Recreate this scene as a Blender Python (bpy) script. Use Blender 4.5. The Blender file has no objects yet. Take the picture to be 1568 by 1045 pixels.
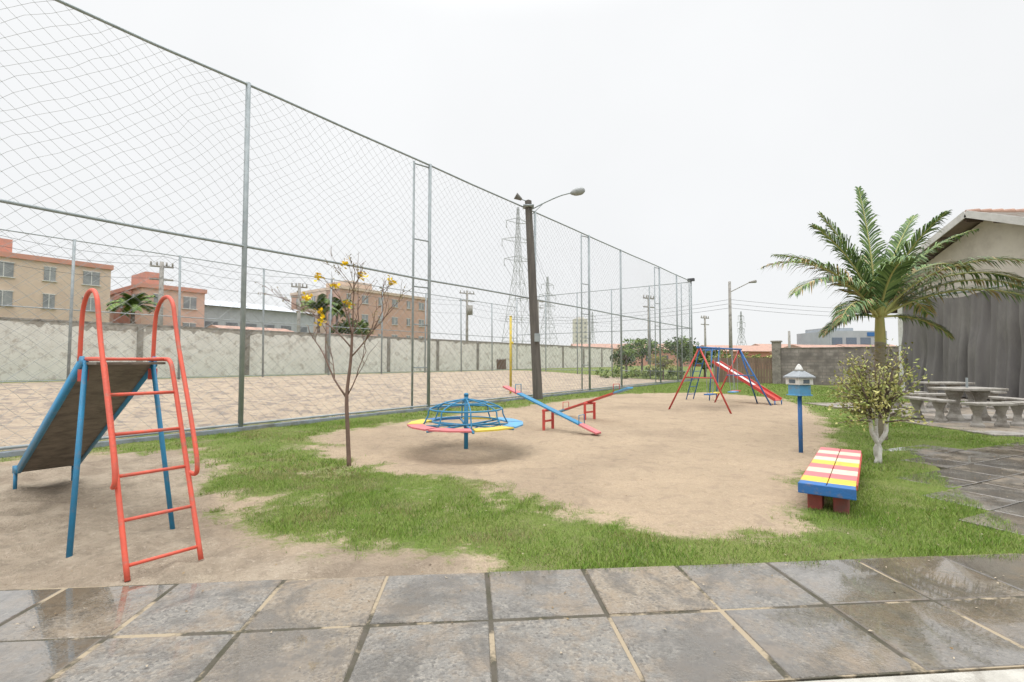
import bpy, math, random
import numpy as np
from mathutils import Vector, Matrix
R=math.radians
rng=random.Random(7); nr=np.random.RandomState(11)
scene=bpy.context.scene
U=(0.595,0.804); N=(-0.804,0.595); O=(-5.83,10.45); ROT=math.atan2(0.804,0.595)
def L(s,d,z=0): return (O[0]+U[0]*s+N[0]*d, O[1]+U[1]*s+N[1]*d, z)

# ---------------------------------------------------------------- helpers
def mat(name,c1,c2=None,rough=.7,scale=8,bump=0,bscale=None,spec=.3,metal=0,detail=4,lo=.35,hi=.65,dirt=None,dscale=2.5,stretch=None,dlo=.5,dhi=.72,bdist=.02):
    m=bpy.data.materials.new(name); m.use_nodes=True
    nt=m.node_tree; n=nt.nodes; l=nt.links; b=n['Principled BSDF']
    b.inputs['Roughness'].default_value=rough; b.inputs['Specular IOR Level'].default_value=spec; b.inputs['Metallic'].default_value=metal
    if c2 is None: c2=tuple(x*.82 for x in c1)
    tc=n.new('ShaderNodeTexCoord'); src=tc.outputs['Object']
    if stretch:
        mp=n.new('ShaderNodeMapping'); mp.inputs['Scale'].default_value=stretch; l.new(src,mp.inputs['Vector']); src=mp.outputs['Vector']
    no=n.new('ShaderNodeTexNoise'); no.inputs['Scale'].default_value=scale; no.inputs['Detail'].default_value=detail; no.inputs['Roughness'].default_value=.65
    l.new(src,no.inputs['Vector'])
    mr=n.new('ShaderNodeMapRange'); mr.inputs['From Min'].default_value=lo; mr.inputs['From Max'].default_value=hi; l.new(no.outputs['Fac'],mr.inputs['Value'])
    mx=n.new('ShaderNodeMix'); mx.data_type='RGBA'; mx.inputs[6].default_value=(*c1,1); mx.inputs[7].default_value=(*c2,1)
    l.new(mr.outputs['Result'],mx.inputs[0]); out=mx.outputs[2]
    if dirt:
        n2=n.new('ShaderNodeTexNoise'); n2.inputs['Scale'].default_value=dscale; n2.inputs['Detail'].default_value=6; n2.inputs['Roughness'].default_value=.72
        l.new(src,n2.inputs['Vector'])
        m2=n.new('ShaderNodeMapRange'); m2.inputs['From Min'].default_value=dlo; m2.inputs['From Max'].default_value=dhi; l.new(n2.outputs['Fac'],m2.inputs['Value'])
        x2=n.new('ShaderNodeMix'); x2.data_type='RGBA'; x2.inputs[7].default_value=(*dirt,1)
        l.new(out,x2.inputs[6]); l.new(m2.outputs['Result'],x2.inputs[0]); out=x2.outputs[2]
    l.new(out,b.inputs['Base Color'])
    if bump:
        n3=n.new('ShaderNodeTexNoise'); n3.inputs['Scale'].default_value=bscale or scale*4; n3.inputs['Detail'].default_value=3; l.new(src,n3.inputs['Vector'])
        bp=n.new('ShaderNodeBump'); bp.inputs['Strength'].default_value=bump; bp.inputs['Distance'].default_value=bdist
        l.new(n3.outputs['Fac'],bp.inputs['Height']); l.new(bp.outputs['Normal'],b.inputs['Normal'])
    return m

class MB:
    def __init__(s): s.v=[]; s.f=[]; s.m=[]
    def add(s,vs,fs,mi=0):
        k=len(s.v); s.v+= [tuple(p) for p in vs]; s.f+=[tuple(i+k for i in f) for f in fs]; s.m+=[mi]*len(fs)
    def box(s,c,size,rz=0,mi=0,M=None):
        x,y,z=[a/2 for a in size]; vs=[]
        cr,sr=math.cos(rz),math.sin(rz)
        for dz in(-z,z):
            for dx,dy in((-x,-y),(x,-y),(x,y),(-x,y)):
                p=Vector((dx,dy,dz))
                if M is not None: p=M@p
                vs.append((c[0]+p.x*cr-p.y*sr,c[1]+p.x*sr+p.y*cr,c[2]+p.z))
        s.add(vs,[(0,3,2,1),(4,5,6,7),(0,1,5,4),(1,2,6,5),(2,3,7,6),(3,0,4,7)],mi)
    def beam(s,a,b,w,h,mi=0):
        a=Vector(a);b=Vector(b);d=b-a;ln=d.length;d.normalize()
        side=d.cross(Vector((0,0,1)))
        if side.length<1e-3: side=Vector((1,0,0))
        side.normalize(); up=side.cross(d)
        vs=[]
        for p in(a,b):
            for i,j in((-1,-1),(1,-1),(1,1),(-1,1)): vs.append(p+side*(i*w/2)+up*(j*h/2))
        s.add(vs,[(0,1,2,3),(7,6,5,4),(0,4,5,1),(1,5,6,2),(2,6,7,3),(3,7,4,0)],mi)
    def tube(s,pts,r,n=8,mi=0,cap=True,closed=False):
        pts=[Vector(p) for p in pts]; k=len(pts)
        rs=r if isinstance(r,(list,tuple)) else [r]*k
        T=[]
        for i in range(k):
            if closed: t=pts[(i+1)%k]-pts[i-1]
            else: t=pts[min(i+1,k-1)]-pts[max(i-1,0)]
            T.append(t.normalized())
        ref=Vector((0,0,1)) if abs(T[0].z)<.9 else Vector((1,0,0))
        x=T[0].cross(ref).normalized(); vs=[]
        for i in range(k):
            x=(x-T[i]*x.dot(T[i])).normalized(); y=T[i].cross(x)
            for j in range(n):
                a=2*math.pi*j/n; vs.append(pts[i]+x*(math.cos(a)*rs[i])+y*(math.sin(a)*rs[i]))
        fs=[]
        for i in range(k if closed else k-1):
            i2=(i+1)%k
            for j in range(n): fs.append((i*n+j,i*n+(j+1)%n,i2*n+(j+1)%n,i2*n+j))
        if cap and not closed: fs.append(tuple(range(n))[::-1]); fs.append(tuple((k-1)*n+j for j in range(n)))
        s.add(vs,fs,mi)
    def lathe(s,c,prof,n=16,mi=0):
        vs=[];fs=[]
        for r,z in prof:
            for j in range(n):
                a=2*math.pi*j/n; vs.append((c[0]+r*math.cos(a),c[1]+r*math.sin(a),c[2]+z))
        for i in range(len(prof)-1):
            for j in range(n): fs.append((i*n+j,i*n+(j+1)%n,(i+1)*n+(j+1)%n,(i+1)*n+j))
        fs.append(tuple(range(n))[::-1]); fs.append(tuple((len(prof)-1)*n+j for j in range(n)))
        s.add(vs,fs,mi)
    def obj(s,name,mats,parent=None,smooth=False,bevel=0):
        me=bpy.data.meshes.new(name); me.from_pydata(s.v,[],s.f)
        for m in (mats if isinstance(mats,(list,tuple)) else [mats]): me.materials.append(m)
        me.polygons.foreach_set('material_index',s.m)
        if smooth: me.polygons.foreach_set('use_smooth',[True]*len(s.f))
        me.update(); o=bpy.data.objects.new(name,me); scene.collection.objects.link(o)
        if parent: o.parent=parent
        if bevel:
            bv=o.modifiers.new('bevel','BEVEL'); bv.width=bevel; bv.segments=2; bv.limit_method='ANGLE'
        return o
def group(name,loc=(0,0,0),rz=0):
    e=bpy.data.objects.new(name,None); scene.collection.objects.link(e); e.location=loc; e.rotation_euler[2]=rz; e.empty_display_size=.3; return e
def smooth_pts(pts,k=6):
    P=[Vector(p) for p in pts]; out=[]
    for i in range(len(P)-1):
        p0=P[max(i-1,0)];p1=P[i];p2=P[i+1];p3=P[min(i+2,len(P)-1)]
        for j in range(k):
            t=j/k; out.append(.5*((2*p1)+(-p0+p2)*t+(2*p0-5*p1+4*p2-p3)*t*t+(-p0+3*p1-3*p2+p3)*t**3))
    out.append(P[-1]); return out

def vnoise(x,y,sc,seed=0):
    x=np.asarray(x)*sc+seed*17.3; y=np.asarray(y)*sc+seed*9.1
    xi=np.floor(x).astype(np.int64); yi=np.floor(y).astype(np.int64); xf=x-xi; yf=y-yi
    def h(a,b):
        v=np.sin(a*127.1+b*311.7+seed*74.7)*43758.5453; return v-np.floor(v)
    u=xf*xf*(3-2*xf); v=yf*yf*(3-2*yf)
    return (h(xi,yi)*(1-u)+h(xi+1,yi)*u)*(1-v)+(h(xi,yi+1)*(1-u)+h(xi+1,yi+1)*u)*v
def fbm(x,y,sc,seed=0,o=4):
    t=0;a=.5;tot=0; x=np.asarray(x,float); y=np.asarray(y,float)
    for i in range(o):
        c,s_=math.cos(.6+1.1*i),math.sin(.6+1.1*i)
        t=t+a*vnoise(x*c-y*s_,x*s_+y*c,sc*2**i,seed+i); tot+=a; a*=.55
    return t/tot
def sdpoly(x,y,poly):
    x=np.asarray(x,float);y=np.asarray(y,float); ins=np.zeros(x.shape,bool); dist=np.full(x.shape,1e9); k=len(poly)
    for i in range(k):
        x1,y1=poly[i]; x2,y2=poly[(i+1)%k]
        dx,dy=x2-x1,y2-y1; t=np.clip(((x-x1)*dx+(y-y1)*dy)/(dx*dx+dy*dy+1e-12),0,1)
        dist=np.minimum(dist,np.hypot(x-x1-t*dx,y-y1-t*dy))
        if y1!=y2:
            c=((y1>y)!=(y2>y))&(x<(x2-x1)*(y-y1)/(y2-y1)+x1); ins^=c
    return np.where(ins,dist,-dist)
def sstep(a,b,x):
    t=np.clip((x-a)/(b-a),0,1); return t*t*(3-2*t)

S_MAIN=[(-3.97,9.7),(-3.11,8.2),(-2.21,7.4),(-1.17,6.5),(-.52,6.0),(.04,5.3),(.41,4.75),(.70,4.6),(1.02,4.5),(1.39,4.3),(1.78,4.22),(2.29,4.25),(2.71,4.55),(3.3,5.43),(4.19,6.7),(5.92,8.8),(7.5,11.5),(9.5,15.5),(10.9,19.5),(9.25,23.2),(5.28,22.3),(2.44,18.9),(.35,16.2),(-1.54,13.6),(-2.67,12.1),(-3.5,10.7)]
S_LEFT=[(-12,3),(-12,4),(-9,6.3),(-7.3,7.3),(-5.58,8.3),(-4.06,6.9),(-3.6,5.85),(-2.85,4.8),(-2.1,4.15),(-1.7,4.0),(-1.2,4.0),(-.54,3.85),(-.21,3.65),(-.3,2.5),(-12,2)]
COURT=[L(s,d)[:2] for s,d in((-25,.7),(33,.7),(33,17.6),(-25,17.6))]
PATH=[(6.74,8.17),(5.9,6.9),(5.28,5.85),(4.75,4.9),(4.3,4.05),(4.2,3.84),(30,6.0),(30,8.9),(9.05,8.6)]
PATIO=[(10.4,16.8),(9.9,9.5),(30,10.2),(30,22.6),(17,22.6),(16.5,17)]
def pave_y(x): return 3.5+.083*x
def fields(x,y):
    sd=np.maximum(np.maximum(sdpoly(x,y,S_MAIN),sdpoly(x,y,S_LEFT)),sdpoly(x,y,COURT))
    g=.66-sd/.75+(fbm(x,y,1.6,3)-.5)*.8+(fbm(x,y,5,13,3)-.5)*.7
    g=np.minimum(g,1.2)
    worn=sstep(.48,.70,fbm(x,y,1.3,8))*sstep(.8,-1.5,np.asarray(x))*(np.asarray(y)<9.5)
    worn2=sstep(.5,.75,fbm(x,y,.8,28))*.2
    g=g-worn*.5-worn2
    return np.clip(g,0,1),sd
def dperp(x,y): return (x-O[0])*N[0]+(y-O[1])*N[1]
def gz(x,y): return .6*sstep(.6,17,dperp(np.asarray(x,float),np.asarray(y,float)))

# ---------------------------------------------------------------- ground sheet
def axis(parts):
    a=[]
    for lo,hi,st in parts: a+=list(np.arange(lo,hi,st))
    return a
ex=[-2500,-1200,-600,-300,-150,-90,-60,-42]
xs=np.array(ex+axis([(-32,-18,.5),(-18,-7,.13),(-7,7,.055),(7,12,.12),(12,32,.4)])+[32,42,60,90,150,300,600,1200,2500])
ys=np.array([-60,-30,-12,-5,-1,1]+axis([(2,7,.055),(7,11,.08),(11,24,.14),(24,60,.45)])+[60,80,110,160,260,500,1000,2500])
X,Y=np.meshgrid(xs,ys); g,sd=fields(X,Y)
Z=gz(X,Y)
dp=dperp(X,Y)
sandy=sstep(-.25,.15,sd)
near=sstep(18.5,16,np.abs(X))*sstep(25,22,Y)
r1=1-np.abs(2*fbm(X,Y,2.6,5,3)-1); r2=fbm(X,Y,7.5,6,3); r3=fbm(X,Y,1.1,66,3)
foot=(r1-.7)*.11+(r2-.5)*.05
foot=np.where(dp>0,(r3-.5)*.16+(fbm(X,Y,2.9,70,2)-.5)*.06,foot)
amp=np.where(sdpoly(X,Y,S_LEFT)>0,.85,np.where(dp>0,1.0,.42))
Z=Z+foot*amp*near*sandy
Z=Z+(fbm(X,Y,1.2,9,3)-.5)*.06*(1-sandy)*near*(sdpoly(X,Y,PATIO)<-.3)
rc=np.hypot(X+.77,Y-8.17); Z=Z-.05*np.exp(-((rc-.75)/.35)**2)
Z=Z+.03*np.exp(-((rc)/.25)**2)
inp=(Y<pave_y(X)-.1)|(sdpoly(X,Y,PATH)>.1)|(sdpoly(X,Y,PATIO)>.15)
edge=(Y<pave_y(X)+.1)|(sdpoly(X,Y,PATH)>-.1)|(sdpoly(X,Y,PATIO)>-.15)
Z=np.where(edge,np.minimum(Z,.004),Z)
Z=np.where(inp,-.06,Z)
damp_shade=np.exp(-((rc-.8)/.4)**2)*.3+ .4*np.exp(-(np.hypot(X-1.7,Y-9.8)/.4)**2)+.4*np.exp(-(np.hypot(X-6.6,Y-15.6)/1.2)**2)+.5*sstep(.8,0,np.abs(X-3.1)+np.abs(Y-4.7))  # carousel ring: damp sand plus painted soft shade; darker spots under seesaw, swings, bench
damp_shade=damp_shade+.55*sstep(.5,.72,fbm(X,Y,.9,77,4))*(sdpoly(X,Y,S_LEFT)>0)+.35*sstep(.52,.75,fbm(X,Y,.7,97,4))*(sdpoly(X,Y,S_MAIN)>0)
damp_shade=np.clip(damp_shade,0,1)
court=sstep(-.1,.4,sdpoly(X,Y,COURT)); left=sstep(-.3,.5,sdpoly(X,Y,S_LEFT))
ny,nx=X.shape
verts=np.stack([X.ravel(),Y.ravel(),Z.ravel()],1)
idx=np.arange(nx*ny).reshape(ny,nx)
faces=np.stack([idx[:-1,:-1].ravel(),idx[:-1,1:].ravel(),idx[1:,1:].ravel(),idx[1:,:-1].ravel()],1)
me=bpy.data.meshes.new('ground'); me.from_pydata(verts.tolist(),[],faces.tolist())
me.polygons.foreach_set('use_smooth',[True]*len(faces))
for nm,arr in(('gmask',g),('damp_shade',damp_shade),('court',court),('left',left)):
    at=me.attributes.new(nm,'FLOAT','POINT'); at.data.foreach_set('value',arr.ravel().astype(np.float32))
ground=bpy.data.objects.new('ground',me); scene.collection.objects.link(ground)
m=bpy.data.materials.new('ground_sand_grass'); m.use_nodes=True; nt=m.node_tree; n=nt.nodes; l=nt.links; b=n['Principled BSDF']
b.inputs['Roughness'].default_value=.95; b.inputs['Specular IOR Level'].default_value=.1
tc=n.new('ShaderNodeTexCoord')
def noise(sc,det=6,ro=.6,dist=0):
    o=n.new('ShaderNodeTexNoise'); o.inputs['Scale'].default_value=sc; o.inputs['Detail'].default_value=min(det,5); o.inputs['Roughness'].default_value=ro; o.inputs['Distortion'].default_value=dist; l.new(tc.outputs['Object'],o.inputs['Vector']); return o.outputs['Fac']
def mrange(v,a,bb,c=0,d=1):
    o=n.new('ShaderNodeMapRange'); o.inputs[1].default_value=a;o.inputs[2].default_value=bb;o.inputs[3].default_value=c;o.inputs[4].default_value=d; l.new(v,o.inputs[0]); return o.outputs[0]
def mixc(f,a,bb,typ='MIX'):
    o=n.new('ShaderNodeMix'); o.data_type='RGBA'; o.blend_type=typ
    if isinstance(f,(int,float)): o.inputs[0].default_value=f
    else: l.new(f,o.inputs[0])
    for k,c in((6,a),(7,bb)):
        if isinstance(c,tuple): o.inputs[k].default_value=(*c,1)
        else: l.new(c,o.inputs[k])
    return o.outputs[2]
def attr(nm):
    o=n.new('ShaderNodeAttribute'); o.attribute_name=nm; return o.outputs['Fac']
def mth(op,a,bb):
    o=n.new('ShaderNodeMath'); o.operation=op
    for k,c in((0,a),(1,bb)):
        if isinstance(c,(int,float)): o.inputs[k].default_value=c
        else: l.new(c,o.inputs[k])
    return o.outputs[0]
n8=noise(.8,4,.7); n80=noise(70,2); n9=noise(9,5,.8); n26=noise(26,3,.8); n22=noise(2.2,5,.7)
pt=noise(3.6,2,.5,.6); pq=noise(2.1,3,.6,.8)
sand=mixc(mrange(n8,.38,.62),(.445,.345,.24),(.385,.30,.21))
sand=mixc(mrange(n80,.42,.75,0,.6),sand,(.25,.19,.135))
sand=mixc(mrange(n9,.50,.64,0,.55),sand,(.295,.23,.165))
sand=mixc(mrange(pt,.43,.34,0,.4),sand,(.26,.20,.15))
sand=mixc(mrange(n26,.56,.72,0,.55),sand,(.54,.44,.33))
sleft=mixc(mrange(n22,.4,.62),(.35,.29,.22),(.265,.215,.16))
sleft=mixc(mrange(pt,.45,.34,0,.55),sleft,(.20,.165,.125))
sleft=mixc(mrange(n9,.5,.66,0,.6),sleft,(.20,.16,.12))
sleft=mixc(mrange(n26,.55,.72,0,.6),sleft,(.48,.41,.33))
scourt=mixc(mrange(n8,.42,.6),(.44,.355,.265),(.38,.305,.23))
scourt=mixc(mrange(pq,.50,.40,0,.8),scourt,(.235,.20,.175))
scourt=mixc(mrange(n9,.54,.66,0,.5),scourt,(.23,.195,.165))
s=mixc(attr('left'),sand,sleft); s=mixc(attr('court'),s,scourt)
s=mixc(mth('MULTIPLY',attr('damp_shade'),mrange(n9,.3,.6,.5,1)),s,(.20,.155,.115))
gr=mixc(mrange(n8,.38,.62),(.14,.195,.045),(.185,.215,.065))
gr=mixc(mrange(n22,.50,.68,0,.6),gr,(.23,.19,.12))
gr=mixc(mrange(n80,.45,.7,0,.55),gr,(.07,.08,.03))
gm=mth('ADD',attr('gmask'),mth('MULTIPLY',mth('SUBTRACT',noise(14,5,.8),.5),1.5))
col=mixc(mrange(gm,.35,.75),s,gr)
l.new(col,b.inputs['Base Color'])
bp=n.new('ShaderNodeBump'); bp.inputs['Strength'].default_value=1; bp.inputs['Distance'].default_value=.035
hh=mth('ADD',mth('ADD',mth('MULTIPLY',pq,mrange(attr('court'),0,1,.3,5.0)),mth('MULTIPLY',n26,.9)),mth('MULTIPLY',pt,1.6)); l.new(hh,bp.inputs['Height']); l.new(bp.outputs['Normal'],b.inputs['Normal'])
me.materials.append(m)

# ---------------------------------------------------------------- grass blades
def blades(name,box,count,h0,h1,w,matl):
    x=nr.uniform(box[0],box[1],count); y=nr.uniform(box[2],box[3],count)
    gg,_=fields(x,y); pn=fbm(x,y,7,21,3)
    ok=(nr.rand(count)<sstep(.35,.92,gg+(pn-.5)*.8))&(y>pave_y(x)-.05+ (fbm(x,y,5,31,2)-.5)*.22)&(sdpoly(x,y,PATH)<-.0+(pn-.5)*.2)&(sdpoly(x,y,PATIO)<0)
    ok&=(np.abs(x)<1.12*y+1)&(np.abs(dperp(x,y))>.06)
    x=x[ok];y=y[ok];pn=pn[ok];k=len(x)
    tall=.45+.9*fbm(x,y,2.3,41,3)
    z=gz(x,y)-.015; a=nr.uniform(0,6.283,k); h=nr.uniform(h0,h1,k)*tall; w=w*nr.uniform(.6,1.3,k); lean=nr.uniform(.2,1.5,k)*h; la=nr.uniform(0,6.283,k)
    V=np.zeros((k*3,3)); V[0::3]=np.stack([x-np.cos(a)*w/2,y-np.sin(a)*w/2,z],1); V[1::3]=np.stack([x+np.cos(a)*w/2,y+np.sin(a)*w/2,z],1); V[2::3]=np.stack([x+np.cos(la)*lean,y+np.sin(la)*lean,z+h+.015],1)
    me=bpy.data.meshes.new(name); me.vertices.add(k*3); me.vertices.foreach_set('co',V.ravel()); me.loops.add(k*3); me.loops.foreach_set('vertex_index',np.arange(k*3,dtype=np.int32)); me.polygons.add(k); me.polygons.foreach_set('loop_start',np.arange(0,k*3,3,dtype=np.int32)); me.polygons.foreach_set('loop_total',np.full(k,3,dtype=np.int32))
    for mm in matl: me.materials.append(mm)
    mi=np.where(nr.rand(k)<(.08+.6*sstep(.48,.74,fbm(x,y,1.7,51,3))*sstep(4,-1,x)),1,0); mi=np.where(nr.rand(k)<.18,2,mi)
    me.polygons.foreach_set('material_index',mi.astype(np.int32)); me.update(calc_edges=True); me.validate()
    return me
G1=mat('grass_green',(.165,.27,.035),(.225,.31,.06),rough=.6,scale=3,detail=1)
G2=mat('grass_dry',(.33,.29,.12),(.26,.21,.11),rough=.7,scale=5,detail=1)
G3=mat('grass_dark',(.08,.15,.025),(.115,.18,.04),rough=.6,scale=3,detail=1)
lawn=group('grass')
for nm,bx_,c,h0,h1,w in(('grass_front',(-5.5,7,3.2,6.5),300000,.012,.044,.006),('grass_mid',(-9,12,6.5,13),230000,.018,.05,.010),('grass_rear',(-6,18,13,34),110000,.03,.07,.025)):
    me=blades(nm,bx_,c,h0,h1,w,[G1,G2,G3]); o=bpy.data.objects.new(nm,me); scene.collection.objects.link(o); o.parent=lawn
mb=MB()
for i in range(1700):
    x=rng.uniform(-6,8);y=rng.uniform(2.4,11)
    if abs(x)>y*1.1: continue
    z=float(gz(x,y))+.014; a=rng.uniform(0,6.28); r=rng.uniform(.004,.014)
    if y<pave_y(x) and rng.random()<.5: continue
    mb.add([(x+r*math.cos(a+k*1.57)*(1 if k%2 else .5),y+r*math.sin(a+k*1.57)*(1 if k%2 else .5),z+rng.uniform(0,.01)) for k in range(4)],[(0,1,2,3)],rng.randrange(2))
mb.obj('fallen_leaves',[mat('dead_leaf',(.16,.10,.05),(.28,.2,.1),scale=4),mat('pale_debris',(.40,.33,.24),scale=4)])

# ---------------------------------------------------------------- paving
def tile_mat(name,wetlo,wethi,base1=(.215,.20,.175),base2=(.145,.138,.128)):
    m=bpy.data.materials.new(name); m.use_nodes=True
    global n,l,tc
    nt=m.node_tree; n=nt.nodes; l=nt.links; b=n['Principled BSDF']; tc=n.new('ShaderNodeTexCoord')
    at=n.new('ShaderNodeAttribute'); at.attribute_name='tint'; tv=at.outputs['Fac']
    ws=n.new('ShaderNodeAttribute'); ws.attribute_name='wet'; wv=ws.outputs['Fac']
    c=mixc(tv,base1,base2)
    c=mixc(mrange(tv,.66,.70,0,.7),c,(.27,.215,.15))
    vo=n.new('ShaderNodeTexVoronoi'); vo.inputs['Scale'].default_value=70; l.new(tc.outputs['Object'],vo.inputs['Vector'])
    sep=n.new('ShaderNodeSeparateColor'); l.new(vo.outputs['Color'],sep.inputs[0])
    c=mixc(mrange(sep.outputs[0],.55,1,0,.42),c,(.38,.34,.285))
    c=mixc(mrange(sep.outputs[1],.6,1,0,.55),c,(.055,.05,.046))
    c=mixc(mrange(noise(1.9,5,.78),.46,.60,0,.6),c,(.25,.185,.12))
    c=mixc(mrange(noise(1.3,5,.8,.6),.48,.58,0,.65),c,(.085,.078,.068))
    wet=mrange(mth('ADD',noise(1.5,5,.65),mth('MULTIPLY',wv,.42)),wetlo,wethi)
    c=mixc(mth('MULTIPLY',wet,.45),c,(.08,.064,.048))
    l.new(c,b.inputs['Base Color'])
    l.new(mrange(wet,0,1,.62,.05),b.inputs['Roughness']); b.inputs['Specular IOR Level'].default_value=.5
    l.new(mth('MULTIPLY',wet,1.0),b.inputs['Coat Weight']); b.inputs['Coat Roughness'].default_value=.03; b.inputs['Coat IOR'].default_value=1.5
    bp=n.new('ShaderNodeBump'); bp.inputs['Distance'].default_value=.005
    l.new(mrange(wet,.3,1,.9,.08),bp.inputs['Strength']); l.new(mth('ADD',vo.outputs['Distance'],noise(30,4,.7)),bp.inputs['Height']); l.new(bp.outputs['Normal'],b.inputs['Normal'])
    return m
def tiles(name,x0,nxn,y0,nyn,tw,th,rz,loc,matl,keep=None,z=.012,gap=.026,wetf=None):
    V=[];F=[];T=[];Wt=[]
    cr,sr=math.cos(rz),math.sin(rz)
    for i in range(nxn):
        for j in range(nyn):
            ax=x0+i*tw;ay=y0+j*th
            cx,cy=ax+tw/2,ay+th/2; wx,wy=loc[0]+cx*cr-cy*sr,loc[1]+cx*sr+cy*cr
            if keep and not keep(wx,wy): continue
            g2=gap/2; ch=.006; zz=z+rng.uniform(-.003,.003); t=rng.random(); w=(wetf(wx,wy) if wetf else 0)+rng.uniform(-.12,.12)
            tx,ty=rng.uniform(-.004,.004),rng.uniform(-.004,.004)
            k=len(V); wob=[(rng.uniform(-.005,.005),rng.uniform(-.005,.005)) for _ in range(4)]
            for ins,dz in((0,-.07),(0,-ch),(ch,0)):
                for q,(sx,sy) in enumerate(((0,0),(1,0),(1,1),(0,1))):
                    px=ax+g2+ins+(tw-gap-2*ins)*sx+wob[q][0]; py=ay+g2+ins+(th-gap-2*ins)*sy+wob[q][1]
                    V.append((loc[0]+px*cr-py*sr,loc[1]+px*sr+py*cr,zz+dz+tx*(sx-.5)+ty*(sy-.5))); T.append(t); Wt.append(w)
            for r in(0,4):
                for q in range(4): F.append((k+r+q,k+r+(q+1)%4,k+r+4+(q+1)%4,k+r+4+q))
            F.append((k+8,k+9,k+10,k+11))
    me=bpy.data.meshes.new(name); me.from_pydata(V,[],F); me.materials.append(matl)
    a=me.attributes.new('tint','FLOAT','POINT'); a.data.foreach_set('value',T)
    a=me.attributes.new('wet','FLOAT','POINT'); a.data.foreach_set('value',Wt)
    o=bpy.data.objects.new(name,me); scene.collection.objects.link(o); return o
TM=tile_mat('wet_aggregate_paving',.56,.76)
pr=math.atan(.083)
def wf(x,y):
    if x>1.6: return .56+min((x-1.6)*.2,.3)
    if x<-1.9: return .70
    return .28
tiles('paved_walkway',-.18-.69*20,40,-.64*2,2,.69,.64,pr,(0,3.5),TM,wetf=wf)
tiles('paved_side_path',-.18-.62*24,70,0.02,12,.66,.6,pr+.35,(4.0,3.2),TM,keep=lambda x,y: float(sdpoly(np.array([x]),np.array([y]),PATH)[0])>-.12 ,wetf=lambda x,y:.48,z=.008)
PM=tile_mat('patio_concrete',.75,.95,(.33,.31,.28),(.27,.25,.23))
tiles('patio_floor',9.9,22,9.4,22,.9,.62,.03,(0,0),PM,keep=lambda x,y: float(sdpoly(np.array([x]),np.array([y]),PATIO)[0])>-.1,z=.03,gap=.015,wetf=lambda x,y:.3)
JM=mat('joint_mortar',(.095,.082,.065),(.06,.056,.036),scale=9,dirt=(.32,.26,.18),dscale=1.2,rough=.9,bump=.3,dlo=.50,dhi=.56)
mb=MB(); mb.box((0,0,0),(40,1.27,.05)); o=mb.obj('walkway_joint_bed',JM); o.location=(-.0,3.5-.64,-.019); o.rotation_euler[2]=pr
mb=MB(); mb.box((0,0,0),(40,2.4,.09)); o=mb.obj('concrete_kerb',mat('kerb_concrete',(.46,.44,.39),(.35,.33,.29),scale=7,dirt=(.2,.18,.15),dscale=5,bump=.6,bscale=60,rough=.85),bevel=.01); o.location=(.21,3.5-1.30-1.2,-.02); o.rotation_euler[2]=pr

# ---------------------------------------------------------------- common paints
def paint(nm,c,rough=.5,wear=(.30,.24,.19)):
    c=tuple(x*.9+.02 for x in c)
    return mat(nm,c,tuple(x*.78+.02 for x in c),rough=rough,scale=6,dirt=tuple(x*.45+w_*.4 for x,w_ in zip(c,wear)),dscale=11,bump=.2,bscale=50,spec=.35,dlo=.54,dhi=.66)
RED=paint('red_paint',(.60,.05,.035)); ORG=paint('orange_red_paint',(.74,.10,.05)); BLUE=paint('blue_paint',(.012,.14,.42)); SKYB=paint('light_blue_paint',(.10,.36,.62)); YEL=paint('yellow_paint',(.74,.55,.05)); PINK=paint('pink_paint',(.70,.17,.18)); CREAM=paint('cream_paint',(.72,.64,.47)); WHITE=paint('white_paint',(.75,.75,.72)); TEAL=paint('teal_blue_paint',(.01,.22,.42))
GALV=mat('galvanised_steel',(.34,.37,.38),(.26,.29,.30),rough=.5,scale=5,metal=.2,dirt=(.17,.14,.12),dscale=4,dlo=.6,dhi=.8)
CONC=mat('old_concrete',(.36,.34,.31),(.27,.255,.23),scale=6,dirt=(.14,.13,.12),dscale=3,bump=.4,rough=.9)
DARKP=mat('dark_wood_pole',(.10,.09,.083),(.15,.135,.12),scale=10,stretch=(1,1,.1),bump=.4,rough=.85)
BLACK=mat('cable',(.05,.05,.05),rough=.6)

# ---------------------------------------------------------------- slide
sl=group('playground_slide')
A=Vector((-.8,.6,0)); W=Vector((.6,.8,0)); FL=Vector((-2.62,3.36,0)); wd=.45
def SP(s,w,z): return FL+A*s+W*w+Vector((0,0,z))
mb=MB()
for w in(0,wd):
    pts=smooth_pts([SP(0,w,0),SP(.19,w,.40),SP(.38,w,.80),SP(.57,w,1.2),SP(.68,w,1.42)],3)
    pts+=smooth_pts([SP(.70,w,1.46),SP(.75,w,1.50),SP(.84,w,1.515),SP(1.27,w,1.515)],4)
    mb.tube(pts,.018,10)
    q=-.035 if w==0 else .035
    pts=smooth_pts([SP(.30,w,.62),SP(.25,w+q,.60),SP(.21,w+q,.66),SP(.27,w+q,.85),SP(.52,w+q,1.35),SP(.67,w+q,1.64),SP(.76,w+q,1.86),SP(.82,w+q,2.00),SP(.93,w+q,2.07),SP(1.08,w+q,2.06),SP(1.2,w+q,1.97),SP(1.25,w+q,1.82),SP(1.27,w+q,1.5)],5)
    mb.tube(pts,.017,10)
for z in(.09,.37,.66,.95,1.24): mb.tube([SP(z*.475,0,z),SP(z*.475,wd,z)],.013,8)
mb.tube([SP(.84,0,1.515),SP(.84,wd,1.515)],.013,8)
mb.obj('ladder_and_handrails',ORG,sl,True)
mb=MB()
mb.tube([SP(1.2,-.01,1.5),(-3.35,3.72,-.02)],.020,10); mb.tube([SP(1.2,wd+.01,1.5),(-3.04,4.40,-.02)],.020,10)
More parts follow.
